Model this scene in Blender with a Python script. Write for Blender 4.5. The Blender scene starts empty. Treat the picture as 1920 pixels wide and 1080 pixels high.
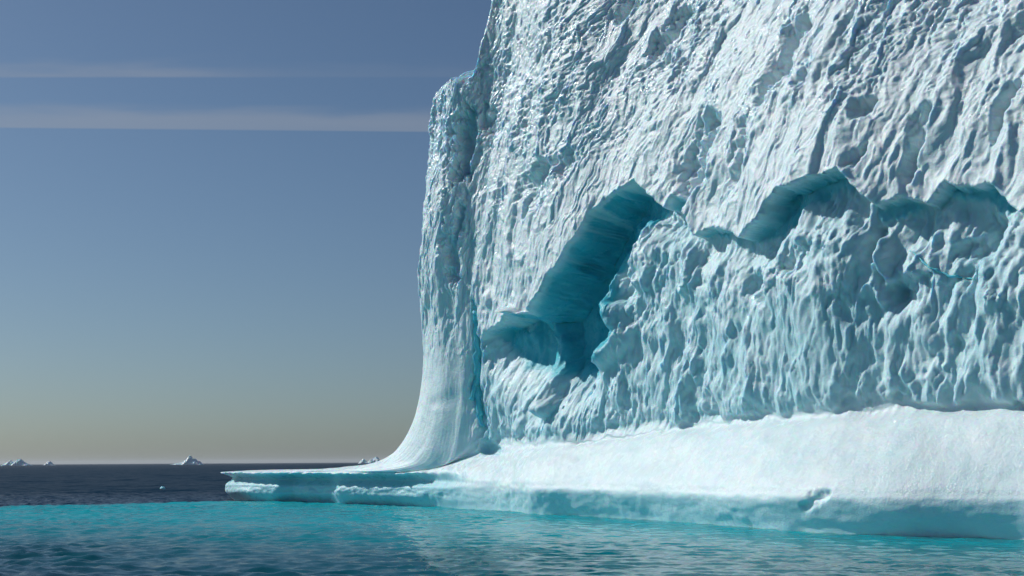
import bpy, math
import numpy as np

# ------------------------------------------------------------------ camera
F = 2667.0                      # focal length in photo pixels (50 mm on 36 mm)
CAM_H = 6.0
HOR = 865.2                     # horizon row on the centre column
ROLL = 0.0056
scene = bpy.context.scene
cam_d = bpy.data.cameras.new('camera')
cam = bpy.data.objects.new('camera', cam_d)
scene.collection.objects.link(cam)
cam_d.sensor_width = 36.0
cam_d.lens = 36.0 * F / 1920.0
cam_d.shift_y = (HOR - 540.0) / 1920.0
cam_d.clip_start = 0.5
cam_d.clip_end = 120000.0
cam.location = (0, 0, CAM_H)
cam.rotation_euler = (math.radians(90), -ROLL * 0.0, 0)
cam.rotation_mode = 'XYZ'
from mathutils import Matrix, Vector
cam.matrix_world = (Matrix.Translation((0, 0, CAM_H)) @ Matrix.Rotation(math.radians(90), 4, 'X')
                    @ Matrix.Rotation(-ROLL, 4, 'Z'))
scene.camera = cam

# ------------------------------------------------------------------ light
SUN_EL = math.radians(38)
SUN_AZ = math.radians(-63)      # measured from +Y towards +X : left and a little beyond
sun_vec = Vector((math.sin(SUN_AZ) * math.cos(SUN_EL), math.cos(SUN_AZ) * math.cos(SUN_EL), math.sin(SUN_EL)))
world = bpy.data.worlds.new('World')
scene.world = world
world.use_nodes = True
wt = world.node_tree
wt.nodes.clear()

def N(t, typ, **kw):
    n = t.nodes.new(typ)
    for k, v in kw.items():
        setattr(n, k, v)
    return n

def build_world():
    L = wt.links.new
    out = N(wt, 'ShaderNodeOutputWorld')
    bg = N(wt, 'ShaderNodeBackground')
    sky = N(wt, 'ShaderNodeTexSky', sky_type='NISHITA')
    sky.sun_disc = False
    sky.sun_elevation = SUN_EL
    sky.sun_rotation = SUN_AZ
    sky.altitude = 0
    sky.air_density = 0.8
    sky.dust_density = 1.0
    sky.ozone_density = 3.4
    # even tint of the whole sky
    tint = N(wt, 'ShaderNodeMix', data_type='RGBA', blend_type='MULTIPLY')
    tint.inputs[0].default_value = 1.0
    tint.inputs[7].default_value = (0.76, 0.865, 0.90, 1)
    L(sky.outputs[0], tint.inputs[6])
    # thin high streak clouds: planar layer, direction / z
    tc = N(wt, 'ShaderNodeTexCoord')
    sep = N(wt, 'ShaderNodeSeparateXYZ'); L(tc.outputs['Generated'], sep.inputs[0])
    zc = N(wt, 'ShaderNodeMath', operation='MAXIMUM'); L(sep.outputs[2], zc.inputs[0]); zc.inputs[1].default_value = 0.02
    dx = N(wt, 'ShaderNodeMath', operation='DIVIDE'); L(sep.outputs[0], dx.inputs[0]); L(zc.outputs[0], dx.inputs[1])
    dy = N(wt, 'ShaderNodeMath', operation='DIVIDE'); L(sep.outputs[1], dy.inputs[0]); L(zc.outputs[0], dy.inputs[1])
    comb = N(wt, 'ShaderNodeCombineXYZ'); L(dx.outputs[0], comb.inputs[0]); L(dy.outputs[0], comb.inputs[1])
    # wobble
    nz = N(wt, 'ShaderNodeTexNoise'); nz.inputs['Scale'].default_value = 1.6; nz.inputs['Detail'].default_value = 6
    mp = N(wt, 'ShaderNodeMapping'); mp.inputs['Scale'].default_value = (0.35, 1.4, 1); L(comb.outputs[0], mp.inputs[0]); L(mp.outputs[0], nz.inputs[0])
    nz2 = N(wt, 'ShaderNodeTexNoise'); nz2.inputs['Scale'].default_value = 6.0; nz2.inputs['Detail'].default_value = 5
    mp2 = N(wt, 'ShaderNodeMapping'); mp2.inputs['Scale'].default_value = (0.6, 1.2, 1); L(comb.outputs[0], mp2.inputs[0]); L(mp2.outputs[0], nz2.inputs[0])
    def band(c0, c1, soft_far, soft_near, wob, slope):
        # v = dy + slope*dx + wob*(noise-.5); far side = larger v
        s = N(wt, 'ShaderNodeMath', operation='MULTIPLY_ADD'); L(dx.outputs[0], s.inputs[0]); s.inputs[1].default_value = slope; L(dy.outputs[0], s.inputs[2])
        w = N(wt, 'ShaderNodeMath', operation='MULTIPLY_ADD'); L(nz2.outputs[0], w.inputs[0]); w.inputs[1].default_value = wob; L(s.outputs[0], w.inputs[2])
        a = N(wt, 'ShaderNodeMapRange', interpolation_type='SMOOTHSTEP'); L(w.outputs[0], a.inputs[0])
        a.inputs[1].default_value = c0 - soft_near; a.inputs[2].default_value = c0 + soft_near
        b = N(wt, 'ShaderNodeMapRange', interpolation_type='SMOOTHSTEP'); L(s.outputs[0], b.inputs[0])
        b.inputs[1].default_value = c1 - soft_far; b.inputs[2].default_value = c1 + soft_far
        b.inputs[3].default_value = 1; b.inputs[4].default_value = 0
        m = N(wt, 'ShaderNodeMath', operation='MULTIPLY'); L(a.outputs[0], m.inputs[0]); L(b.outputs[0], m.inputs[1])
        return m
    b1 = band(4.19, 4.325, 0.014, 0.10, 0.20, -0.066)
    b2 = band(3.78, 3.70, 0.014, 0.13, 0.34, -0.02)
    # the upper one fades out to the right
    fr = N(wt, 'ShaderNodeMapRange', interpolation_type='SMOOTHSTEP'); L(dx.outputs[0], fr.inputs[0])
    fr.inputs[1].default_value = -0.9; fr.inputs[2].default_value = -0.55; fr.inputs[3].default_value = 0.32; fr.inputs[4].default_value = 0.08
    m2 = N(wt, 'ShaderNodeMath', operation='MULTIPLY'); L(b2.outputs[0], m2.inputs[0]); L(fr.outputs[0], m2.inputs[1])
    vr = N(wt, 'ShaderNodeMapRange'); L(nz.outputs[0], vr.inputs[0]); vr.inputs[1].default_value = 0.2; vr.inputs[2].default_value = 0.8
    vr.inputs[3].default_value = 0.20; vr.inputs[4].default_value = 0.46
    m1 = N(wt, 'ShaderNodeMath', operation='MULTIPLY'); L(b1.outputs[0], m1.inputs[0]); L(vr.outputs[0], m1.inputs[1])
    mm = N(wt, 'ShaderNodeMath', operation='MAXIMUM'); L(m1.outputs[0], mm.inputs[0]); L(m2.outputs[0], mm.inputs[1])
    cl = N(wt, 'ShaderNodeMix', data_type='RGBA'); L(mm.outputs[0], cl.inputs[0]); L(tint.outputs[2], cl.inputs[6])
    cl.inputs[7].default_value = (4.9, 5.25, 5.9, 1)
    L(cl.outputs[2], bg.inputs[0])
    bg.inputs[1].default_value = 0.065
    L(bg.outputs[0], out.inputs[0])
build_world()

sun_d = bpy.data.lights.new('sun', 'SUN')
sun_d.energy = 3.9
sun_d.angle = math.radians(0.53)
sun_d.color = (1.0, 0.955, 0.89)
sun = bpy.data.objects.new('sun', sun_d)
scene.collection.objects.link(sun)
sun.rotation_euler = sun_vec.to_track_quat('Z', 'Y').to_euler()
sun.location = (-60, 60, 120)
vs = scene.view_settings
vs.view_transform = 'Standard'
vs.look = 'None'
vs.exposure = 0.0
vs.gamma = 1.0
vs.use_curve_mapping = False

# ------------------------------------------------------------------ numeric helpers
rng = np.random.default_rng(7)
PERM = rng.permutation(256).astype(np.int32)
PERM = np.concatenate([PERM, PERM, PERM])
GR = rng.normal(size=(256, 3)); GR /= np.linalg.norm(GR, axis=1)[:, None]
GR = GR.astype(np.float32)
RND = rng.random((256, 2)).astype(np.float32)

def sstep(a, b, x):
    t = np.clip((x - a) / (b - a), 0, 1)
    return t * t * (3 - 2 * t)

def perlin(x, y, z=None):
    x = np.asarray(x, np.float32); y = np.asarray(y, np.float32)
    z = np.zeros_like(x) + np.float32(0.37) if z is None else np.asarray(z, np.float32)
    x, y, z = np.broadcast_arrays(x, y, z)
    xi = np.floor(x); yi = np.floor(y); zi = np.floor(z)
    fx = x - xi; fy = y - yi; fz = z - zi
    xi = xi.astype(np.int32) & 255; yi = yi.astype(np.int32) & 255; zi = zi.astype(np.int32) & 255
    u = fx * fx * fx * (fx * (fx * 6 - 15) + 10)
    v = fy * fy * fy * (fy * (fy * 6 - 15) + 10)
    w = fz * fz * fz * (fz * (fz * 6 - 15) + 10)
    def g(ix, iy, iz):
        h = PERM[PERM[PERM[(xi + ix) & 255] + ((yi + iy) & 255)] + ((zi + iz) & 255)]
        d = GR[h]
        return d[..., 0] * (fx - ix) + d[..., 1] * (fy - iy) + d[..., 2] * (fz - iz)
    a = g(0, 0, 0); a += u * (g(1, 0, 0) - a)
    b = g(0, 1, 0); b += u * (g(1, 1, 0) - b)
    a += v * (b - a)
    c = g(0, 0, 1); c += u * (g(1, 0, 1) - c)
    d = g(0, 1, 1); d += u * (g(1, 1, 1) - d)
    c += v * (d - c)
    return (a + w * (c - a)) * 1.6

def fbm(x, y, z=None, o=4, gain=0.5, lac=2.03):
    s = 0; a = 1.0; f = 1.0
    for i in range(o):
        s = s + a * perlin(x * f + 11.3 * i, y * f - 7.1 * i, None if z is None else z * f + 3.7 * i)
        a *= gain; f *= lac
    return s

def ridged(x, y, z=None, o=4, gain=0.5):
    s = 0; a = 1.0; f = 1.0
    for i in range(o):
        n = 1 - np.abs(perlin(x * f + 5.3 * i, y * f + 9.1 * i, None if z is None else z * f))
        s = s + a * n * n
        a *= gain; f *= 2.1
    return s

def worley(x, y, jit=0.9):
    """F1 and F2 distance on a jittered lattice"""
    x = np.asarray(x, np.float32); y = np.asarray(y, np.float32)
    xi = np.floor(x).astype(np.int32); yi = np.floor(y).astype(np.int32)
    f1 = np.full(x.shape, 9.0, np.float32); f2 = f1.copy()
    for i in (-1, 0, 1):
        for j in (-1, 0, 1):
            cx = xi + i; cy = yi + j
            h = PERM[PERM[cx & 255] + (cy & 255)]
            d = RND[h]
            ddx = cx + 0.5 + (d[..., 0] - 0.5) * jit - x
            ddy = cy + 0.5 + (d[..., 1] - 0.5) * jit - y
            q = ddx * ddx + ddy * ddy
            f2 = np.minimum(f2, np.maximum(f1, q))
            f1 = np.minimum(f1, q)
    return np.sqrt(f1), np.sqrt(f2)

def facets(x, y):
    """random tilted plane per cell: broken flat faces with sharp edges"""
    x = np.asarray(x, np.float32); y = np.asarray(y, np.float32)
    xi = np.floor(x).astype(np.int32); yi = np.floor(y).astype(np.int32)
    f1 = np.full(x.shape, 9.0, np.float32); v = np.zeros(x.shape, np.float32)
    for i in (-1, 0, 1):
        for j in (-1, 0, 1):
            cx = xi + i; cy = yi + j
            h = PERM[PERM[(cx + 91) & 255] + ((cy + 37) & 255)]
            d = RND[h]
            ddx = x - (cx + 0.5 + (d[..., 0] - 0.5) * 0.95)
            ddy = y - (cy + 0.5 + (d[..., 1] - 0.5) * 0.95)
            q = ddx * ddx + ddy * ddy
            g_ = GR[(h + 57) & 255]
            val = g_[..., 0] * ddx + g_[..., 1] * ddy * 0.6 + 0.5 * g_[..., 2]
            m = q < f1
            v = np.where(m, val, v); f1 = np.where(m, q, f1)
    return v

def project(P):
    """world -> photo pixel (1920 x 1080)"""
    y = np.maximum(P[..., 1], 1.0)
    dx = F * P[..., 0] / y
    dy = -F * (P[..., 2] - CAM_H) / y
    return 960 + dx + ROLL * dy, HOR - ROLL * dx + dy

def pchip_slopes(Y, axis=0):
    Y = np.moveaxis(Y, axis, 0)
    d = np.diff(Y, axis=0)
    m = np.zeros_like(Y)
    a = d[:-1]; b = d[1:]
    ok = a * b > 0
    m[1:-1] = np.where(ok, 2 * a * b / np.where(ok, a + b, 1), 0)
    m[0] = d[0]; m[-1] = d[-1]
    return m, Y

def hermite(Y, M, t):
    i = np.clip(np.floor(t).astype(int), 0, Y.shape[0] - 2)
    f = (t - i)
    f = f.reshape((-1,) + (1,) * (Y.ndim - 1))
    h00 = 2 * f**3 - 3 * f**2 + 1; h10 = f**3 - 2 * f**2 + f
    h01 = -2 * f**3 + 3 * f**2; h11 = f**3 - f**2
    return h00 * Y[i] + h10 * M[i] + h01 * Y[i + 1] + h11 * M[i + 1]

def polydist(px, py, pts, widths):
    """distance to a polyline divided by the local half width"""
    best = np.full(px.shape, 1e3, np.float32)
    for k in range(len(pts) - 1):
        x0, y0 = pts[k]; x1, y1 = pts[k + 1]
        ex, ey = x1 - x0, y1 - y0
        t = np.clip(((px - x0) * ex + (py - y0) * ey) / (ex * ex + ey * ey), 0, 1)
        w = widths[k] + (widths[k + 1] - widths[k]) * t
        d = np.hypot(px - x0 - t * ex, py - y0 - t * ey) / w
        best = np.minimum(best, d)
    return best

def make_mesh(name, V, Fc, mat, parent=None, smooth=True, attrs=None):
    me = bpy.data.meshes.new(name)
    V = np.ascontiguousarray(V, np.float32); Fc = np.ascontiguousarray(Fc, np.int32)
    me.vertices.add(len(V)); me.vertices.foreach_set('co', V.ravel())
    k = Fc.shape[1]
    me.loops.add(Fc.size); me.loops.foreach_set('vertex_index', Fc.ravel())
    me.polygons.add(len(Fc))
    me.polygons.foreach_set('loop_start', np.arange(0, Fc.size, k, dtype=np.int32))
    me.polygons.foreach_set('use_smooth', np.full(len(Fc), smooth, bool))
    me.update(calc_edges=True)
    for an, av in (attrs or {}).items():
        at = me.attributes.new(an, 'FLOAT', 'POINT')
        at.data.foreach_set('value', np.ascontiguousarray(av, np.float32))
    me.materials.append(mat)
    o = bpy.data.objects.new(name, me)
    scene.collection.objects.link(o)
    if parent is not None:
        o.parent = parent
    return o

def grid_faces(nr, nc, mask=None, wrap=False):
    i = np.arange(nr - 1)[:, None]; j = np.arange(nc if wrap else nc - 1)[None, :]
    j2 = (j + 1) % nc
    q = np.stack([i * nc + j + 0 * i, i * nc + j2, (i + 1) * nc + j2, (i + 1) * nc + j], -1)
    if mask is not None:
        q = q[mask]
    return q.reshape(-1, 4)

def compact(V, Fc, attrs):
    used = np.zeros(len(V), bool); used[Fc.ravel()] = True
    idx = np.cumsum(used) - 1
    return V[used], idx[Fc], {k: a[used] for k, a in attrs.items()}

# ------------------------------------------------------------------ materials
def ice_material(name, scale=1.0, clear=False):
    m = bpy.data.materials.new(name); m.use_nodes = True
    t = m.node_tree; L = t.links.new
    b = t.nodes['Principled BSDF']
    tc = N(t, 'ShaderNodeNewGeometry')
    at = N(t, 'ShaderNodeAttribute', attribute_name='blue')
    n1 = N(t, 'ShaderNodeTexNoise'); n1.inputs['Scale'].default_value = 0.22 / scale; n1.inputs['Detail'].default_value = 6; n1.inputs['Roughness'].default_value = 0.6
    L(tc.outputs['Position'], n1.inputs[0])
    r1 = N(t, 'ShaderNodeMapRange'); L(n1.outputs[0], r1.inputs[0]); r1.inputs[1].default_value = 0.35; r1.inputs[2].default_value = 0.75
    r1.inputs[3].default_value = 0.0; r1.inputs[4].default_value = 0.22
    ad = N(t, 'ShaderNodeMath', operation='ADD', use_clamp=True); L(r1.outputs[0], ad.inputs[0]); L(at.outputs['Fac'], ad.inputs[1])
    mix = N(t, 'ShaderNodeMix', data_type='RGBA'); L(ad.outputs[0], mix.inputs[0])
    mix.inputs[6].default_value = (0.70, 0.80, 0.835, 1)       # white bubbly ice
    mix.inputs[7].default_value = (0.07, 0.47, 0.57, 1)        # clear blue ice
    if clear:
        mix.inputs[6].default_value = (0.20, 0.62, 0.70, 1)
        mix.inputs[7].default_value = (0.09, 0.52, 0.62, 1)
    L(mix.outputs[2], b.inputs['Base Color'])
    b.inputs['IOR'].default_value = 1.31
    b.inputs['Subsurface Weight'].default_value = 1.0
    b.inputs['Subsurface Radius'].default_value = (0.10, 0.55, 1.0)
    sa = N(t, 'ShaderNodeAttribute', attribute_name='seam')
    sm = N(t, 'ShaderNodeMapRange'); L(sa.outputs['Fac'], sm.inputs[0]); sm.inputs[3].default_value = 0.26 * scale; sm.inputs[4].default_value = 0.01 * scale
    L(sm.outputs[0], b.inputs['Subsurface Scale'])
    # wet film: roughness varies
    n2 = N(t, 'ShaderNodeTexNoise'); n2.inputs['Scale'].default_value = 0.9 / scale; n2.inputs['Detail'].default_value = 5
    L(tc.outputs['Position'], n2.inputs[0])
    r2 = N(t, 'ShaderNodeMapRange'); L(n2.outputs[0], r2.inputs[0]); r2.inputs[1].default_value = 0.40; r2.inputs[2].default_value = 0.62
    r2.inputs[3].default_value = 0.26; r2.inputs[4].default_value = 0.52
    ga = N(t, 'ShaderNodeAttribute', attribute_name='gloss')
    gm = N(t, 'ShaderNodeMath', operation='MULTIPLY_ADD'); L(ga.outputs['Fac'], gm.inputs[0]); gm.inputs[1].default_value = -0.20; L(r2.outputs[0], gm.inputs[2])
    gx = N(t, 'ShaderNodeMath', operation='MAXIMUM'); L(gm.outputs[0], gx.inputs[0]); gx.inputs[1].default_value = 0.12
    L(gx.outputs[0], b.inputs['Roughness'])
    # fine melt grain
    n3 = N(t, 'ShaderNodeTexNoise'); n3.inputs['Scale'].default_value = 3.0 / scale; n3.inputs['Detail'].default_value = 7; n3.inputs['Roughness'].default_value = 0.62
    L(tc.outputs['Position'], n3.inputs[0])
    bp = N(t, 'ShaderNodeBump'); bp.inputs['Strength'].default_value = 0.55; bp.inputs['Distance'].default_value = 0.12 * scale
    L(n3.outputs[0], bp.inputs['Height'])
    n4 = N(t, 'ShaderNodeTexNoise'); n4.inputs['Scale'].default_value = 9.0 / scale; n4.inputs['Detail'].default_value = 4; n4.inputs['Roughness'].default_value = 0.7
    L(tc.outputs['Position'], n4.inputs[0])
    bq = N(t, 'ShaderNodeBump'); bq.inputs['Strength'].default_value = 0.6; bq.inputs['Distance'].default_value = 0.08 * scale
    L(n4.outputs[0], bq.inputs['Height']); L(bp.outputs[0], bq.inputs['Normal'])
    L(bq.outputs[0], b.inputs['Normal'])
    return m

ICE = ice_material('iceberg_ice')
ICE_FAR = ice_material('far_ice', 6.0)
ICE_BLUE = ice_material('clear_blue_ice', 1.0, True)

def sea_material():
    m = bpy.data.materials.new('sea_water'); m.use_nodes = True
    t = m.node_tree; L = t.links.new
    b = t.nodes['Principled BSDF']
    g = N(t, 'ShaderNodeNewGeometry')
    at = N(t, 'ShaderNodeAttribute', attribute_name='shoal')
    mix = N(t, 'ShaderNodeMix', data_type='RGBA'); L(at.outputs['Fac'], mix.inputs[0])
    mix.inputs[6].default_value = (0.0, 0.021, 0.048, 1)
    mix.inputs[7].default_value = (0.0, 0.37, 0.44, 1)
    rg = N(t, 'ShaderNodeMapRange'); rf = N(t, 'ShaderNodeAttribute', attribute_name='far'); L(rf.outputs['Fac'], rg.inputs[0])
    rg.inputs[3].default_value = 0.12; rg.inputs[4].default_value = 0.34
    def nz(sx, sy, detail, rough=0.55):
        mp = N(t, 'ShaderNodeMapping'); mp.inputs['Scale'].default_value = (sx, sy, 1); L(g.outputs['Position'], mp.inputs[0])
        n = N(t, 'ShaderNodeTexNoise'); n.inputs['Scale'].default_value = 1.0; n.inputs['Detail'].default_value = detail; n.inputs['Roughness'].default_value = rough
        L(mp.outputs[0], n.inputs[0]); return n
    far = N(t, 'ShaderNodeAttribute', attribute_name='far')
    def tilt(n, k, fac=None):
        sb = N(t, 'ShaderNodeVectorMath', operation='SUBTRACT'); L(n.outputs['Color'], sb.inputs[0]); sb.inputs[1].default_value = (0.5, 0.5, 0.5)
        ml = N(t, 'ShaderNodeVectorMath', operation='MULTIPLY'); L(sb.outputs[0], ml.inputs[0]); ml.inputs[1].default_value = (k, k, 0)
        if fac is None:
            return ml
        sc = N(t, 'ShaderNodeVectorMath', operation='SCALE'); L(ml.outputs[0], sc.inputs[0]); L(fac, sc.inputs['Scale'])
        return sc
    fk = N(t, 'ShaderNodeMapRange'); L(far.outputs['Fac'], fk.inputs[0]); fk.inputs[3].default_value = 0.12; fk.inputs[4].default_value = 1.0
    parts = [tilt(nz(1.1, 1.6, 4), 0.36), tilt(nz(0.35, 0.6, 4), 1.2, fk.outputs[0]), tilt(nz(0.15, 0.045, 4), 0.9, far.outputs['Fac']), tilt(nz(0.04, 0.010, 3), 0.9, far.outputs['Fac'])]
    cur = g.outputs['Normal']
    for p_ in parts:
        a_ = N(t, 'ShaderNodeVectorMath', operation='ADD'); L(cur, a_.inputs[0]); L(p_.outputs[0], a_.inputs[1]); cur = a_.outputs[0]
    nn = N(t, 'ShaderNodeVectorMath', operation='NORMALIZE'); L(cur, nn.inputs[0])
    # water body + surface reflection; unresolved ripples limit the reflection far out
    t.nodes.remove(b)
    out = t.nodes['Material Output']
    df = N(t, 'ShaderNodeBsdfDiffuse'); L(mix.outputs[2], df.inputs[0])
    gl = N(t, 'ShaderNodeBsdfGlossy'); L(rg.outputs[0], gl.inputs['Roughness']); L(nn.outputs[0], gl.inputs['Normal'])
    frn = N(t, 'ShaderNodeFresnel'); frn.inputs[0].default_value = 1.333; L(nn.outputs[0], frn.inputs[1])
    cap = N(t, 'ShaderNodeMapRange'); L(far.outputs['Fac'], cap.inputs[0]); cap.inputs[3].default_value = 0.90; cap.inputs[4].default_value = 0.17
    mn = N(t, 'ShaderNodeMath', operation='MULTIPLY'); L(frn.outputs[0], mn.inputs[0]); L(cap.outputs[0], mn.inputs[1])
    ms = N(t, 'ShaderNodeMixShader'); L(mn.outputs[0], ms.inputs[0]); L(df.outputs[0], ms.inputs[1]); L(gl.outputs[0], ms.inputs[2])
    L(ms.outputs[0], out.inputs[0])
    return m
SEA = sea_material()

# ------------------------------------------------------------------ sea
def build_sea():
    def axis(lo, hi, step0, step1, far):
        a = [lo]
        while a[-1] < hi:
            f = (a[-1] - lo) / (hi - lo)
            a.append(a[-1] + step0 + (step1 - step0) * f)
        up = []; s = step1 * 1.3; v = a[-1]
        while v < far:
            v += s; s *= 1.22; up.append(v)
        dn = []; s = step0 * 1.3; v = a[0]
        while v > -far:
            v -= s; s *= 1.22; dn.append(v)
        return np.array(dn[::-1] + a + up)
    xs = axis(-120, 120, 0.42, 0.42, 45000)
    ys = axis(58, 330, 0.26, 1.3, 45000)
    X, Y = np.meshgrid(xs, ys)
    Z = np.zeros_like(X); DX = np.zeros_like(X); DY = np.zeros_like(X)
    r = np.random.default_rng(3)
    # rippling grouped by gust noise
    gust = 0.75 + 0.5 * fbm(X / 23.0, Y / 31.0, o=2)
    for k in range(56):
        lam = 0.9 * (3.8 / 0.9) ** r.random()
        th = math.radians(-100) + r.normal() * 0.75
        kx, ky = math.cos(th) * 2 * math.pi / lam, math.sin(th) * 2 * math.pi / lam
        amp = 0.0085 * lam ** 0.9
        ph = kx * X + ky * Y + r.random() * 6.283
        Z += amp * np.cos(ph)
        DX -= amp * math.cos(th) * np.sin(ph); DY -= amp * math.sin(th) * np.sin(ph)
    for lam, th, amp in ((17, -80, 0.05), (26, -115, 0.06), (12, -60, 0.03)):
        th = math.radians(th)
        Z += amp * np.cos(2 * math.pi / lam * (math.cos(th) * X + math.sin(th) * Y) + 1.3 * fbm(X / 40, Y / 40, o=1))
    fade = sstep(120, 108, np.abs(X)) * sstep(58, 62, Y) * sstep(330, 270, Y)
    calm = 1 - 0.55 * sstep(-25, 12, X) * sstep(60, 100, Y)
    Z *= gust * fade * calm; DX *= calm; DY *= calm
    # colour of the water above the submerged ice foot: sharp outer rim, deepening towards open water
    wob = 2.0 * fbm(X / 7.0, Y / 14.0, o=3) + 9.0 * fbm(X / 30.0 + 5, Y / 60.0, o=2)
    rim = 221.5 + np.minimum(0, (X + 45) * 0.75) - 0.012 * np.maximum(0, -X - 60) ** 2
    m = sstep(3.0, -3.0, Y + wob * 0.8 * sstep(-44, -56, X) - rim)
    m = np.where(X > -40, sstep(262, 250, Y), m)
    drift = 9 * fbm(X / 30.0, Y / 22.0, o=4)
    near = 146 - 0.50 * np.clip(X + 50, 0, 90)           # full colour beyond this range
    dep = sstep(near - 78, near + 20, Y + drift)
    dep = 0.05 + 0.10 * sstep(-30, 15, X) + 0.85 * dep ** 1.6
    west = sstep(-118, -62, X + drift)
    shoal = m * dep * west
    shoal = np.where((X > 10), shoal * sstep(150, 40, X), shoal)
    V = np.stack([X + DX * fade * 0.8, Y + DY * fade * 0.8, Z], -1).reshape(-1, 3)
    o = make_mesh('sea', V, grid_faces(*X.shape), SEA, attrs={'shoal': shoal.ravel(), 'far': np.maximum(1 - fade, sstep(110, 330, Y)).ravel()})
    o['kind'] = 'structure'
    return o
build_sea()

# ------------------------------------------------------------------ the great iceberg
# stations round the berg: wall foot W (plan), waterline point S (plan), kind, crest height
ST = [
    # Wx,  Wy,   Sx,   Sy,  kind,   crest
    (28,  245,   26,  268, 'foot', 56),
    (2,   232,  -18,  278, 'shelf', 54),
    (-9,  212,  -46,  268, 'shelf', 56),
    (-12, 197, -46.5, 231, 'shelf', 57.5),
    (-9.6, 189, -28.5, 208.5, 'shelf', 58),
    (-6.6, 186, -15,  195, 'shelf', 58.5),
    (-3.3, 183, -3.6, 175.5, 'foot', 76),
    (4.2, 167.5, 2.2, 161, 'foot', 76),
    (11,  158.5, 7.6, 153, 'foot', 78),
    (19.5, 145, 15.0, 138.5, 'foot', 80),
    (27.5, 129, 21.8, 121.5, 'foot', 80),
    (34.8,  120.7,  28,  112.3, 'foot', 80),
    (41.4,  110.7, 37.2, 104.3, 'foot', 80),
    (52.5,  97.5,   47,  91, 'foot', 80),
    (86,  88,   88,  79, 'foot', 78),
    (104, 142,  112,  140, 'foot', 74),
    (88,  208,   95,  215, 'foot', 68),
    (52,  248,   55,  262, 'foot', 60),
]
NS = len(ST)
I_D, I_G, I_N = 3, 6, 13

def profile(kind, R, crest, lean=1.0, zf=0.0, uc=0.35):
    """(out distance from W, z) for the 17 levels"""
    if kind == 'foot':
        k = crest / 80.0
        zz = lambda z: 12.5 + (z - 12.5) * (crest - 12.5) / (80 - 12.5)
        return [(R - 0.5, -6), (R - 1.75 * uc, -0.7), (R - 0.7 * uc, 1.3), (R - 0.02, 2.7), (R - 0.35, 3.55),
                (R * 0.60, 6.2 - 0.4 * zf), (R * 0.16, 9.2 - zf), (-0.5, 10.3 - zf), (0.35, 12.5 - zf), (0.5, zz(20)), (0.4, zz(30)),
                (-1.0 * lean, zz(40)), (-4.2 * lean, zz(50)), (-9.0 * lean, zz(60)), (-15 * lean, zz(70)), (-24 * lean, zz(77)), (-45, zz(80))]
    return [(R - 1.0, -6), (R - 1.5, -0.7), (R - 0.1, 1.5), (R - 0.2, 2.45), (R - 1.3, 3.5),
            (R + 0.25, 4.4), (R * 0.93, 4.65), (R * 0.55, 4.9), (R * 0.22, 6.0), (R * 0.075, 10.0),
            (R * 0.01, 18), (-0.1, 28), (-0.2, 38), (-0.8, 46), (-1.6, crest - 2.0), (-4.5, crest - 0.3), (-22, crest + 1.5)]

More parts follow.
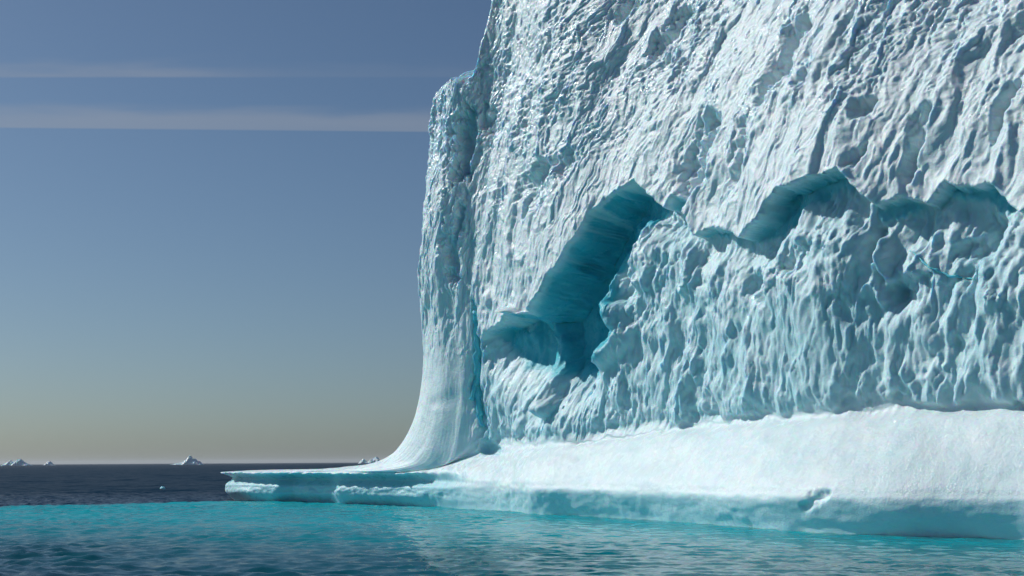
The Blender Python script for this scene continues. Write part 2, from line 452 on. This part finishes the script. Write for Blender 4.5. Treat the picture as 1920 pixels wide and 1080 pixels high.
def build_berg():
    W = np.array([s[:2] for s in ST], float); S = np.array([s[2:4] for s in ST], float)
    W[7:14] = S[7:14] + (W[7:14] - S[7:14]) * 0.74
    cen = np.array([45.0, 178.0])
    NL = 17
    C = np.zeros((NS, NL, 3))
    nS = np.zeros((NS, 2))
    for i in range(NS):
        tg = S[(i + 1) % NS] - S[i - 1]; tg /= np.linalg.norm(tg); nS[i] = (tg[1], -tg[0])
    for i, s in enumerate(ST):
        d = S[i] - W[i]; R = np.linalg.norm(d); d /= R
        # wall normal from neighbours
        tg = W[(i + 1) % NS] - W[i - 1]; tg /= np.linalg.norm(tg); nrm = np.array([tg[1], -tg[0]])
        for j, (r, z) in enumerate(profile(s[4], R, s[5], {6: 0.2, 7: 0.45, 8: 0.8, 9: 1.1, 10: 1.4, 11: 1.55, 12: 1.6, 13: 1.5}.get(i, 1.0), {6: 2.6, 7: 2.2, 8: 1.5, 9: 0.8, 10: 0.3}.get(i, 0.0), {6: 0.6, 7: 0.95, 8: 0.95, 9: 0.9, 10: 0.85, 11: 0.7, 12: 0.5}.get(i, 0.35))):
            dirv = d if r > 0 else nrm
            p = W[i] + dirv * r
            if j <= 5 and s[4] == 'shelf':
                p = S[i] + nS[i] * (r - R)
            if j == NL - 1:
                p = p * 0.55 + cen * 0.45
            C[i, j] = (p[0], p[1], z)
    # dense rows (levels)
    rows_per = [6, 10, 12, 12, 12, 30, 30, 14, 26, 62, 86, 86, 84, 82, 60, 26]
    t = np.concatenate([np.linspace(j, j + 1, n, endpoint=False) for j, n in enumerate(rows_per)] + [[16.0]])
    M, Y = pchip_slopes(C, 1)
    Gd = hermite(Y, M, t)                       # rows, stations, 3
    # dense columns (stations), periodic
    cols_per = [10, 22, 40, 120, 80, 60, 150, 110, 150, 170, 90, 100, 90, 30, 16, 12, 10, 10]
    q = np.concatenate([np.linspace(i, i + 1, n, endpoint=False) for i, n in enumerate(cols_per)])
    Gp = np.concatenate([Gd[:, -2:], Gd, Gd[:, :3]], 1)
    Mq = np.zeros_like(Gp); Mq[:, 1:-1] = (Gp[:, 2:] - Gp[:, :-2]) * 0.5
    Gp = np.moveaxis(Gp, 1, 0); Mq = np.moveaxis(Mq, 1, 0)
    P = np.moveaxis(hermite(Gp, Mq, q + 2), 0, 1).copy()      # rows, cols, 3
    nr, nc = P.shape[:2]
    T = np.repeat(t[:, None], nc, 1); Q = np.repeat(q[None], nr, 0)
    # arclength along the wall
    k = int(np.searchsorted(t, 9.0))
    seg = np.linalg.norm(np.diff(np.concatenate([P[k], P[k][:1]], 0)[:, :2], axis=0), axis=1)
    A = np.repeat((np.cumsum(seg) - seg)[None], nr, 0)
    Bz = P[..., 2].copy()
    # shelf-ness
    sh = sstep(6.0, 5.4, Q) * sstep(0.4, 1.0, Q)
    # arclength along the shelf rim for ragged lip
    ks = int(np.searchsorted(t, 5.0))
    seg = np.linalg.norm(np.diff(np.concatenate([P[ks], P[ks][:1]], 0)[:, :2], axis=0), axis=1)
    AS = np.repeat((np.cumsum(seg) - seg)[None], nr, 0)

    def normals(P):
        du = np.roll(P, -1, 1) - np.roll(P, 1, 1)
        dv = np.gradient(P, axis=0)
        n = np.cross(du, dv)
        n /= np.maximum(np.linalg.norm(n, axis=2, keepdims=True), 1e-9)
        return n

    # --- shelf rim: ragged lip and bays
    lip = np.exp(-((T - 5.0) / 0.55) ** 2) * sh
    out = nS
    oi = np.stack([np.interp(q, np.arange(NS + 1), np.append(out[:, c], out[0, c])) for c in (0, 1)], 1)
    oi /= np.linalg.norm(oi, axis=1)[:, None]
    O = np.concatenate([oi, np.zeros((nc, 1))], 1)[None]
    rag = 0.5 * fbm(AS / 3.1, 0 * AS + 2.2, o=3, gain=0.6) + 0.42 * (ridged(AS / 1.7, 0 * AS + 7.2, o=2) - 0.8)
    P += O * (lip * rag)[..., None]
    P[..., 2] += lip * 0.18 * fbm(AS / 2.3, 0 * AS + 9.2, o=3)
    px, py = project(P)
    # recessed bay in the shelf face
    bay = sh * sstep(515, 540, px) * sstep(640, 606, px) * sstep(5.0, 4.2, T) * sstep(0.3, 1.2, T)
    P -= O * (1.1 * bay)[..., None]
    body = sh * np.exp(-((T - 2.2) / 0.9) ** 2)
    P += O * (body * (0.35 * fbm(AS / 6.0, T * 0.5, o=3) + 0.10 * fbm(AS / 0.9, T * 1.6, o=3)))[..., None]
    # ragged wave-cut notch under the wall
    nt = np.exp(-((T - 7.1) / 0.5) ** 2) * (1 - sh)
    P[..., 2] += nt * 0.55 * fbm(A / 4.0, 0 * A + 4.4, o=4, gain=0.6)

    n0 = normals(P)
    front = (Q > I_D - 0.6) & (Q < I_N + 0.6)
    px, py = project(P)
    view = P - np.array([0, 0, CAM_H]); view /= np.linalg.norm(view, axis=2, keepdims=True)
    fr = front & ((n0 * view).sum(2) < 0.25)
    frf = fr.astype(np.float32)
    pxw = px + 8 * fbm(A / 3.2, Bz / 3.2, o=2)
    pyw = py + 8 * fbm(A / 3.2 + 40, Bz / 3.2, o=2)

    # weights
    wallf = sstep(7.05, 7.5, T) * (1 - sh)
    walls = sstep(15, 30, Bz) * sh * sstep(9.0, 10.0, T)
    wall = np.clip(wallf + walls, 0, 1)
    foot = (1 - sstep(6.6, 7.2, T)) * (1 - sh)
    up = sstep(30, 46, Bz)                     # upper, back-leaning, crusty
    # --- flow-aligned coordinates
    K = 0.20 * Bz + 0.006 * np.maximum(0, Bz - 22) ** 2 * sstep(0, 40, A - A[0, int(np.searchsorted(q, I_G))])
    a1 = A - K
    wx = 1.3 * fbm(A / 3.0, Bz / 5.0, o=3); wy = 2.4 * fbm(A / 3.2 + 31, Bz / 5.5, o=3)
    aw, bw = a1 + wx, Bz + wy
    D = np.zeros((nr, nc), np.float32)
    rx = [780, 905, 915, 935, 957, 985, 992, 1010, 1030, 1060, 1085, 1100, 1130, 1165, 1185, 1210, 1238, 1250, 1268, 1283, 1302, 1340, 1370, 1398, 1432, 1442, 1470, 1500, 1560, 1578, 1600, 1645, 1690, 1735, 1752, 1775, 1800, 1868, 1888, 1905, 1960, 2500]
    ry = [640, 640, 622, 606, 583, 592, 590, 560, 520, 478, 440, 398, 372, 350, 336, 362, 388, 362, 372, 402, 440, 425, 432, 444, 410, 378, 352, 345, 322, 318, 348, 384, 368, 378, 362, 343, 352, 346, 368, 392, 405, 430]
    dl0 = py - np.interp(px, rx, ry)
    # big forms
    D += wall * 0.95 * fbm(A / 15.0 + 2.7, Bz / 26.0, o=2)
    D += wall * 0.75 * fbm(aw / 5.0, bw / 17.0 + 5, o=2)
    low = 1 - 0.80 * sstep(-30, 10, -dl0)
    ug = np.interp(px, [880, 940, 1100, 1300, 1600, 1920], [330, 400, 290, 200, 215, 250])
    gritz = sstep(35, -35, py - ug + 45 * fbm(A / 7.0 + 12, Bz / 7.0, o=3)) * sstep(20, 30, Bz)
    # runnels and scallops
    f1, f2 = worley(aw / 1.9, bw / (5.8 - 1.0 * low))
    patch = 0.55 + 0.75 * sstep(-0.4, 0.5, fbm(A / 9.0 + 3, Bz / 11.0, o=2))
    D += wall * patch * (1 - 0.4 * up) * (0.30 + 0.30 * low) * (np.minimum(f1, 0.9) ** 2 - 0.25)
    f1, f2 = worley(aw / 0.85 + 17, bw / 2.0)
    D += wall * patch * (0.12 + 0.16 * low) * (np.minimum(f1, 0.9) ** 2 - 0.25)
    f1, f2 = worley(aw / 0.42 + 7, bw / 1.0 + 3)
    D += wall * (0.05 + 0.04 * low) * (np.minimum(f1, 0.9) ** 2 - 0.25)
    D += wall * 0.10 * fbm(aw / 0.55, bw / 1.5, o=3)
    D += wall * patch * 0.30 * low * fbm(A / 1.8 + 9, Bz / 2.6, o=3)
    # broken flat faces and some bigger scallops, in patches
    fm = sstep(0.0, 0.45, fbm(A / 8.0 + 33, Bz / 9.0 + 6, o=2))
    D += wall * fm * (0.12 + 0.22 * low) * facets((aw + 0.4 * wx) / 2.6, bw / 3.8)
    fm2 = sstep(-0.1, 0.3, fbm(A / 6.0 + 83, Bz / 7.0 + 6, o=2))
    D += wall * fm2 * (0.05 + 0.10 * low) * facets(aw / 0.9 + 4, bw / 1.3)
    f1, f2 = worley(aw / 3.6 + 5, bw / 7.5)
    D += wall * (1 - fm) * (0.25 + 0.25 * low) * (np.minimum(f1, 0.9) ** 2 - 0.25)
    # fine vertical melt streaks between the crust and the break
    f1, f2 = worley((a1 + 0.5 * wx) / 0.55 + 57, (Bz + wy) / 4.2 + 9)
    D += wall * (1 - low) * 0.10 * (np.minimum(f1, 0.9) ** 2 - 0.25)
    # grit of the sun-rotted upper crust, in patches
    gp = gritz * (0.35 + 0.65 * sstep(-0.25, 0.3, fbm(aw / 6.0 + 21, Bz / 5.0, o=3)))
    D += wall * gp * (0.16 * (ridged(aw / 0.9, Bz / 0.9 + 3, o=3, gain=0.55) - 0.9) + 0.10 * fbm(aw / 0.38, Bz / 0.42, o=2))
    # crust of the upper slope
    crust = up * sstep(-0.15, 0.35, fbm(A / 8.0 + 70, Bz / 6.0 + 4, o=3))
    D += wall * crust * (0.30 * fbm(aw / 1.3, Bz / 1.5 + 8, o=4, gain=0.6))
    Dn = D.copy()
    # the calved-away lower sheet: ridge line in photo pixels
    yr = np.interp(pxw * 0.35 + px * 0.65, rx, ry) + 4.5 * fbm(px / 26.0, 0 * px + 1.7, o=3, gain=0.6)
    dl = (pyw * 0.3 + py * 0.7) - yr
    amp = np.interp(px, [905, 925, 990, 1060, 1120, 1180, 1235, 1290, 1380, 1440, 1500, 1580, 1640, 1750, 1860, 1920, 2100],
                    [0, 2.6, 6.6, 8.0, 6.0, 3.8, 2.2, 1.2, 1.3, 2.6, 2.2, 1.7, 1.1, 1.5, 1.7, 1.2, 1.2])
    Lr = np.interp(px, [905, 990, 1060, 1100, 1130, 1180, 1240, 1400, 1440, 1500, 1900], [90, 280, 420, 400, 200, 120, 90, 90, 140, 120, 130])
    prof = sstep(0, np.interp(px, [960, 1000, 1120, 1220], [6, 16, 14, 6]), dl) * (1 - 0.78 * sstep(0.35, 1.0, dl / Lr))
    keep = 1 - 0.75 * sstep(600, 850, py)
    D -= wall * frf * amp * prof * np.clip(keep + 0.0, 0, 1)
    # proud edge of the upper sheet
    D += wall * frf * 0.5 * np.exp(-np.maximum(-dl, 0) / 40.0) * (dl < 0) * sstep(905, 930, px)
    # buttresses standing inside the hollow
    D += wall * frf * 2.4 * np.clip(1.3 - polydist(pxw, pyw, [(975, 590), (990, 640), (1002, 700), (1006, 760)], [9, 11, 12, 16]), 0, 1) ** 0.7
    D += wall * frf * 1.6 * np.clip(1 - polydist(pxw, pyw, [(1150, 420), (1128, 480), (1128, 560), (1160, 620), (1110, 680)], [30, 22, 16, 24, 20]), 0, 1) ** 0.8
    pxw = px + 13 * fbm(A / 2.6 + 3, Bz / 3.5, o=4, gain=0.6)
    pyw = py + 16 * fbm(A / 2.6 + 63, Bz / 4.0, o=4, gain=0.6)
    # gullies and scoops: (polyline, half widths px, depth m)
    for pts, wd, dp in (
        ([(1500, 35), (1472, 75), (1455, 130), (1420, 185)], [14, 16, 14, 12], 1.6),
        ([(1530, 60), (1490, 150)], [10, 10], 0.8),
        ([(1330, 215), (1305, 280), (1280, 340), (1262, 400)], [14, 20, 22, 12], 2.0),
        ([(1390, 240), (1365, 330)], [12, 14], 0.9),
        ([(1010, 320), (1000, 350), (985, 395)], [16, 24, 14], 1.5),
        ([(1075, 290), (1040, 320)], [14, 12], 0.8),
        ([(1195, 0), (1160, 45)], [12, 12], 1.2),
        ([(1280, 30), (1220, 100)], [10, 12], 1.3),
        ([(1630, 185), (1612, 205)], [12, 16], 1.4),
        ([(1720, 210), (1690, 330)], [16, 14], 1.2),
        ([(1890, 150), (1865, 200), (1850, 250)], [12, 14, 10], 1.2),
        ([(1610, 280), (1590, 310)], [10, 10], 0.9),
        ([(876, 200), (866, 250), (860, 320)], [14, 22, 16], 2.8),
        ([(905, 200), (908, 240)], [7, 8], 0.9),
        ([(862, 400), (850, 450), (852, 520)], [12, 13, 9], 1.2),
        ([(1148, 505), (1150, 545)], [20, 24], 1.6),
        ([(1840, 415), (1835, 455)], [24, 26], 1.6),
        ([(1795, 460), (1790, 480)], [14, 14], 1.0),
        ([(1675, 540), (1672, 560)], [22, 20], 1.6),
        ([(1490, 470), (1480, 500)], [20, 20], 1.2),
        ([(1420, 520), (1415, 540)], [16, 16], 1.2),
        ([(1640, 430), (1630, 480)], [14, 18], 1.2),
    ):
        d = polydist(pxw, pyw, pts, wd)
        D -= wall * frf * dp * sstep(1.5, 0.0, d)
    for pts, wd, dp in (
        ([(1653, 462), (1650, 500)], [15, 14], 1.3),
        ([(1662, 510), (1655, 560)], [16, 18], 1.2),
        ([(1705, 470), (1700, 500)], [16, 18], 0.9),
        ([(1800, 570), (1795, 620)], [26, 30], 0.9),
        ([(1730, 580), (1735, 640)], [24, 26], 0.7),
        ([(1215, 430), (1180, 520)], [26, 24], 0.8),
        ([(1290, 470), (1265, 540)], [18, 14], 0.9),
    ):
        d = polydist(pxw, pyw, pts, wd)
        D += wall * frf * dp * 0.8 * sstep(1.3, 0.0, d)
    # crevice between the left buttress and the wall
    crev_pts = [(893, 540), (893, 600), (897, 650), (892, 720), (903, 790), (912, 840), (935, 845)]
    d = polydist(px + 0.3 * (pxw - px), py, crev_pts, [2, 8, 9, 12, 10, 12, 8])
    D -= frf * 1.0 * sstep(1.2, 0.2, d) * sstep(8, 9, T + 0 * A + (Bz > 6) * 4)
    # foot: low swell, melt streaks
    D += foot * sstep(3.2, 4.4, T) * (0.22 * fbm(A / 8.0 + 5, Bz / 4.0, o=3) + 0.022 * fbm(A / 0.9, Bz / 1.6, o=4))
    D += foot * (1 - sstep(3.2, 4.4, T)) * 0.18 * fbm(A / 5.0 + 9, Bz / 2.0, o=3)
    scar = polydist(px, py, [(1512, 948), (1525, 936), (1550, 925)], [10, 12, 7])
    D -= foot * frf * 0.4 * sstep(1.6, 0.0, scar + 0.3 * fbm(A / 0.6, Bz / 0.6, o=2))
    # smooth sweep of the left flank
    flank = sh * sstep(5.6, 6.4, T) * (1 - walls)
    D -= flank * frf * 0.18 * sstep(1.6, 0.0, polydist(px, py, [(815, 756), (850, 748), (885, 752)], [10, 18, 20]))
    D += flank * (0.10 * fbm(P[..., 0] / 4.0, P[..., 1] / 6.0, Bz / 5.0, o=3) + 0.02 * fbm(A / 0.5, Bz / 3.0, o=2))
    D *= sstep(0.0, 0.6, T) 
    fresh_shade = wall * frf * sstep(0, 4, dl) * sstep(905, 930, px) * sstep(1.05, 0.8, polydist(pxw, pyw, [(930, 620), (985, 640), (1050, 610), (1090, 500), (1150, 400), (1190, 370)], [16, 60, 105, 45, 40, 30]))  # clear ice of the break, with the hollow's shade painted into its colour
    for pts, wd in (([(1405, 438), (1450, 392), (1490, 358), (1575, 328)], [16, 34, 26, 18]), ([(1772, 358), (1868, 362)], [24, 26]),
                    ([(1648, 392), (1700, 382)], [16, 18]), ([(1252, 372), (1275, 395)], [16, 16]), ([(1315, 438), (1370, 436)], [10, 9])):
        fresh_shade = np.maximum(fresh_shade, 0.7 * wall * frf * sstep(0, 4, dl) * sstep(1.2, 0.6, polydist(pxw, pyw, pts, wd)))  # painted shade under the ridge overhangs, in the clear-ice colour
    D -= 0.8 * fresh_shade * Dn
    P2 = P + n0 * D[..., None]
    n2 = normals(P2)
    g3 = 0.14 * (1 - fresh_shade) * fbm(P2[..., 0] / 1.1, P2[..., 1] / 1.1, P2[..., 2] / 1.6, o=3) + 0.55 * fresh_shade * fbm(P2[..., 0] / 2.6, P2[..., 1] / 2.6, P2[..., 2] / 3.4, o=3, gain=0.45)
    P2 = P2 + n2 * (g3 * wall * frf * sstep(-10, 5, dl))[..., None]
    # crest: broken pinnacles
    cr = sstep(12.8, 14.5, T) 
    P2[..., 2] += cr * 1.6 * (ridged(A / 5.0, P[..., 0] * 0.1, o=3) - 0.9)

    # colour attribute: clear ice of the wave-washed rim, faint clear layers, painted shade below the ridge
    blue = np.zeros((nr, nc))
    wash = sstep(3.4, 2.2, T + 0.25 * fbm(A / 3.0, Bz / 1.0, o=2)) * (1 - sh)
    washs = sstep(4.9, 4.5, T) * sh
    blue += 0.30 * wash + 0.45 * washs
    sheet = wall * frf * sstep(0, 4, dl) * sstep(905, 930, px) * (0.22 + 0.12 * fbm(A / 5.0, Bz / 5.0, o=2))
    blue += np.clip(sheet, 0, 0.5)
    blue += 0.75 * fresh_shade
    blue += 0.35 * frf * sstep(1.6, 0.5, d)
    blue = np.clip(blue, 0, 1)

    V = P2.reshape(-1, 3)
    gapT = np.minimum(np.abs(Bz - Bz[int(np.searchsorted(t, 7.05))][None]) / 1.3, 1)
    gapT = np.where(sh > 0.5, 1, gapT)
    colx = P2[:, int(np.searchsorted(q, 5.75))][:, None]
    gapQ = np.minimum(np.linalg.norm(P2 - colx, axis=2) / 1.3, 1)
    att = {'blue': blue.ravel(), 'seam': (1 - np.minimum(gapT, gapQ)).ravel(),
           'gloss': np.clip(0.9 * gp * wall + 0.85 * foot * sstep(3.2, 4.0, T) + 0.25 * wall, 0, 1).ravel()}
    root = bpy.data.objects.new('iceberg', None)
    root.location = (45, 178, 0)
    scene.collection.objects.link(root)
    root['label'] = 'towering blue white iceberg with fluted cliff rising beyond the picture and a low shelf'
    root['category'] = 'iceberg'
    inv = np.array([45, 178, 0])
    qc = 0.5 * (q + np.append(q[1:], NS)); tcn = 0.5 * (t[1:] + t[:-1])
    QC = np.repeat(qc[None], nr - 1, 0); TC = np.repeat(tcn[:, None], nc, 1)
    shelf_m = (QC > 0.6) & (QC < 5.75)
    foot_m = (~shelf_m) & (TC < 7.05)
    wall_m = ~(shelf_m | foot_m)
    allf = grid_faces(nr, nc, wrap=True).reshape(nr - 1, nc, 4)
    for nm, mk, lab in (('cliff', wall_m, 'fluted near-vertical ice wall with overhanging broken ridge'),
                        ('wave_cut_foot', foot_m, 'smooth bright sloping ice apron above blue waterline band'),
                        ('shelf_flank', shelf_m, 'smooth curved flank sweeping down into a thin flat ice shelf')):
        fc = allf[mk]
        if nm == 'cliff':
            # close the top
            pass
        v, f, at = compact(V, fc, att)
        o = make_mesh(nm, v - inv, f, ICE, root, attrs=at)
        o['label'] = lab
    # top cap as a fan under the wall part
    last = V[(nr - 1) * nc: nr * nc]
    cv = np.vstack([last, last.mean(0)[None] + [0, 0, 1.0]])
    idx = np.arange(nc)
    make_mesh('summit', cv - inv, np.stack([idx, (idx + 1) % nc, np.full(nc, nc)], 1), ICE, root, attrs={'blue': np.zeros(nc + 1)})
    # clear-ice veins set in the crevice
    fpx, fpy = project(P2)
    ok = frf > 0
    NN = normals(P2)
    def vein(pts, hw, name):
        ring = []
        pp = []
        for k in range(len(pts) - 1):
            for s in np.linspace(0, 1, 9, endpoint=(k == len(pts) - 2)):
                pp.append((pts[k][0] * (1 - s) + pts[k + 1][0] * s, pts[k][1] * (1 - s) + pts[k + 1][1] * s, hw[k] * (1 - s) + hw[k + 1] * s))
        jr = np.random.default_rng(5)
        for j, (x, y, h) in enumerate(pp):
            x += jr.normal() * 2.5; h *= 0.7 + 0.6 * jr.random()
            d2 = (fpx - x) ** 2 + (fpy - y) ** 2 + np.where(ok, 0, 1e9)
            m = np.unravel_index(np.argmin(d2), d2.shape)
            ring.append((P2[m], h))
        c = np.array([r[0] for r in ring]); h = np.array([r[1] for r in ring])
        # smooth the path
        for _ in range(1):
            c[1:-1] = 0.25 * c[:-2] + 0.5 * c[1:-1] + 0.25 * c[2:]
        tgv = np.gradient(c, axis=0); tgv /= np.linalg.norm(tgv, axis=1)[:, None]
        vw = np.array([0, 0, CAM_H]) - c; vw /= np.linalg.norm(vw, axis=1)[:, None]
        nn = np.array([-0.62, -0.75, 0.2]); nn = nn / np.linalg.norm(nn)
        sd = np.cross(tgv, nn); sd /= np.linalg.norm(sd, axis=1)[:, None]
        v = []
        for k in range(len(c)):
            for w_, d_ in ((-1.3, -0.5), (-0.9, 0.30), (0.1, 0.62), (0.95, 0.25), (1.3, -0.5)):
                v.append(c[k] + sd[k] * w_ * h[k] + nn * d_ * min(1.0, h[k] / 0.25))
        m5 = 5; n = len(c); fc = []
        for k in range(n - 1):
            for e in range(m5):
                e2 = (e + 1) % m5
                fc.append((k * m5 + e, k * m5 + e2, (k + 1) * m5 + e2, (k + 1) * m5 + e))
        return make_mesh(name, np.array(v) - inv, np.array(fc), ICE_BLUE, root, attrs={'blue': np.full(len(v), 0.4)})
    s = 183 / F
    vein([(889, 562), (894, 600), (898, 650), (894, 700), (886, 752)], np.array([1.5, 4, 5, 7, 3]) * s, 'blue_vein')
    vein([(897, 660), (897, 720), (900, 770), (904, 800)], np.array([2, 4, 5, 2]) * s, 'blue_vein')
    vein([(1708, 470), (1742, 500), (1785, 518), (1828, 524)], np.array([1.0, 2.2, 2.6, 1.0]) * 120 / F, 'blue_vein')
    return root
build_berg()

# ------------------------------------------------------------------ far icebergs
def far_berg(name, label, px0, px1, dist, prof, depth, seed, base_row=None, steep=0.35, group=None):
    """prof: (photo x, photo height above the sea in px) ; built as a solid of real size at its own distance"""
    s = dist / F
    xs = np.array([p[0] for p in prof], float); hs = np.array([p[1] for p in prof], float) * s
    cx = 0.5 * (px0 + px1)
    nx, ny = 140, 64
    u = np.linspace(px0, px1, nx); H = np.interp(u, xs, hs)
    X = (u - cx) * s
    v = np.linspace(-1, 1, ny)
    XX = np.repeat(X[None], ny, 0); VV = np.repeat(v[:, None], nx, 1)
    n = fbm(XX / 14 + seed * 3.1, VV * 2.0 + seed, o=4)
    ridge = 0.25 * fbm(XX / 30 + seed, 0 * XX + 0.5, o=2)
    c = 1 - np.clip(np.abs(VV - ridge) , 0, 1.2)
    c = np.clip(c, 0, 1) ** 0.55
    hmax = hs.max()
    Z = np.repeat(H[None], ny, 0) * c * (1 + 0.16 * n * (np.abs(VV - ridge) > 0.08)) + 0.07 * hmax * (ridged(XX / 9 + seed, VV * 3, o=3) - 1.0) * (c > 0.2)
    edge = np.minimum(1, np.minimum(np.arange(nx), np.arange(nx)[::-1]) / 2.0)[None] * np.minimum(1, np.minimum(np.arange(ny), np.arange(ny)[::-1]) / 2.0)[:, None]
    Z = np.maximum(Z, 0.6) * edge - 4.0 * (1 - edge)
    YY = VV * depth * 0.5 + 0.06 * depth * fbm(XX / 20 + 9, VV * 1.3 + seed, o=3)
    wx_ = (cx - 960) / F * dist
    V = np.stack([XX, YY, Z], -1).reshape(-1, 3)
    rng_b = fbm(XX / 25 + 40, Z / 8 + seed, o=3)
    o = make_mesh(name, V, grid_faces(ny, nx), ICE_FAR, attrs={'blue': np.clip(0.10 + 0.3 * rng_b, 0, 0.4).ravel()})
    o.location = (wx_, dist, 0)
    o['label'] = label; o['category'] = 'iceberg'
    if group: o['group'] = group
    return o
G = 'far icebergs along the horizon'
far_berg('distant_iceberg', 'far jagged iceberg with two spires and a ridge on the horizon', 7, 56, 6200,
         [(7, 0), (10, 3), (14, 6), (20, 10.5), (24, 9), (29, 8), (32, 11), (34, 12.5), (36, 11.5), (38.5, 13), (40, 12.5), (43, 9), (47, 6.5), (50, 4), (54, 2), (56, 0)], 90, 1, group=G)
far_berg('distant_iceberg', 'tiny far dome-shaped iceberg beside the jagged one on the horizon', 82, 102, 7000,
         [(82, 0), (85, 2.5), (88, 6), (91, 7.8), (94, 7.5), (97, 5), (99, 2.5), (102, 0)], 45, 2, group=G)
far_berg('distant_iceberg', 'far iceberg with one pointed peak and a long gentle slope', 322, 380, 5600,
         [(322, 0), (330, 2), (337, 3.5), (344, 6.5), (350, 10.5), (355.5, 17), (358, 16.5), (361, 13), (364, 12), (368, 10.5), (370, 7), (374, 6.5), (376, 3), (380, 0)], 80, 3, group=G)
far_berg('distant_iceberg', 'far two-humped iceberg next to the curved flank of the great iceberg', 672, 716, 5600,
         [(672, 0), (675, 4.5), (679, 8), (681.5, 10.5), (684, 7), (688, 4), (691, 4), (694, 8), (700, 10), (704, 12), (708, 12), (711, 9), (713, 4), (716, 0)], 70, 4, group=G)

def growler():
    d = 333.0
    bm_v = []; nu, nv = 18, 10
    for j in range(nv):
        th = math.pi * j / (nv - 1) - math.pi / 2
        for i in range(nu):
            a = 2 * math.pi * i / nu
            bm_v.append((math.cos(th) * math.cos(a), math.cos(th) * math.sin(a), math.sin(th)))
    v = np.array(bm_v)
    v = v * (1 + 0.35 * fbm(v[:, 0] * 1.7, v[:, 1] * 1.7, v[:, 2] * 1.7 + 4, o=3))[:, None]
    two = 0.55 + 0.75 * np.exp(-((v[:, 0] + 0.45) / 0.28) ** 2) + 0.65 * np.exp(-((v[:, 0] - 0.25) / 0.26) ** 2)
    v = np.stack([v[:, 0] * 0.66, v[:, 1] * 0.45, v[:, 2] * 0.36 * two + 0.12], 1)
    o = make_mesh('ice_chunk', v, grid_faces(nv, nu, wrap=True), ICE_FAR, attrs={'blue': np.zeros(len(v))})
    o.location = ((305 - 960) / F * d, d, 0.02)
    o['label'] = 'small white lump of ice adrift on open dark water'
    o['category'] = 'ice chunk'
growler()

# ------------------------------------------------------------------ the air
def haze():
    b = 52000.0
    v = np.array([(x, y, z) for z in (-7.5, 96.0) for y in (-b, b) for x in (-b, b)])
    f = np.array([(0, 2, 3, 1), (4, 5, 7, 6), (0, 1, 5, 4), (2, 6, 7, 3), (0, 4, 6, 2), (1, 3, 7, 5)])
    m = bpy.data.materials.new('air'); m.use_nodes = True
    t = m.node_tree; t.nodes.clear()
    out = N(t, 'ShaderNodeOutputMaterial'); pv = N(t, 'ShaderNodeVolumePrincipled')
    pv.inputs['Color'].default_value = (0.80, 0.87, 0.95, 1)
    pv.inputs['Density'].default_value = 2.3e-5
    pv.inputs['Anisotropy'].default_value = 0.2
    t.links.new(pv.outputs[0], out.inputs['Volume'])
    o = make_mesh('haze', v, f, m, smooth=False)
    o['kind'] = 'stuff'
haze()
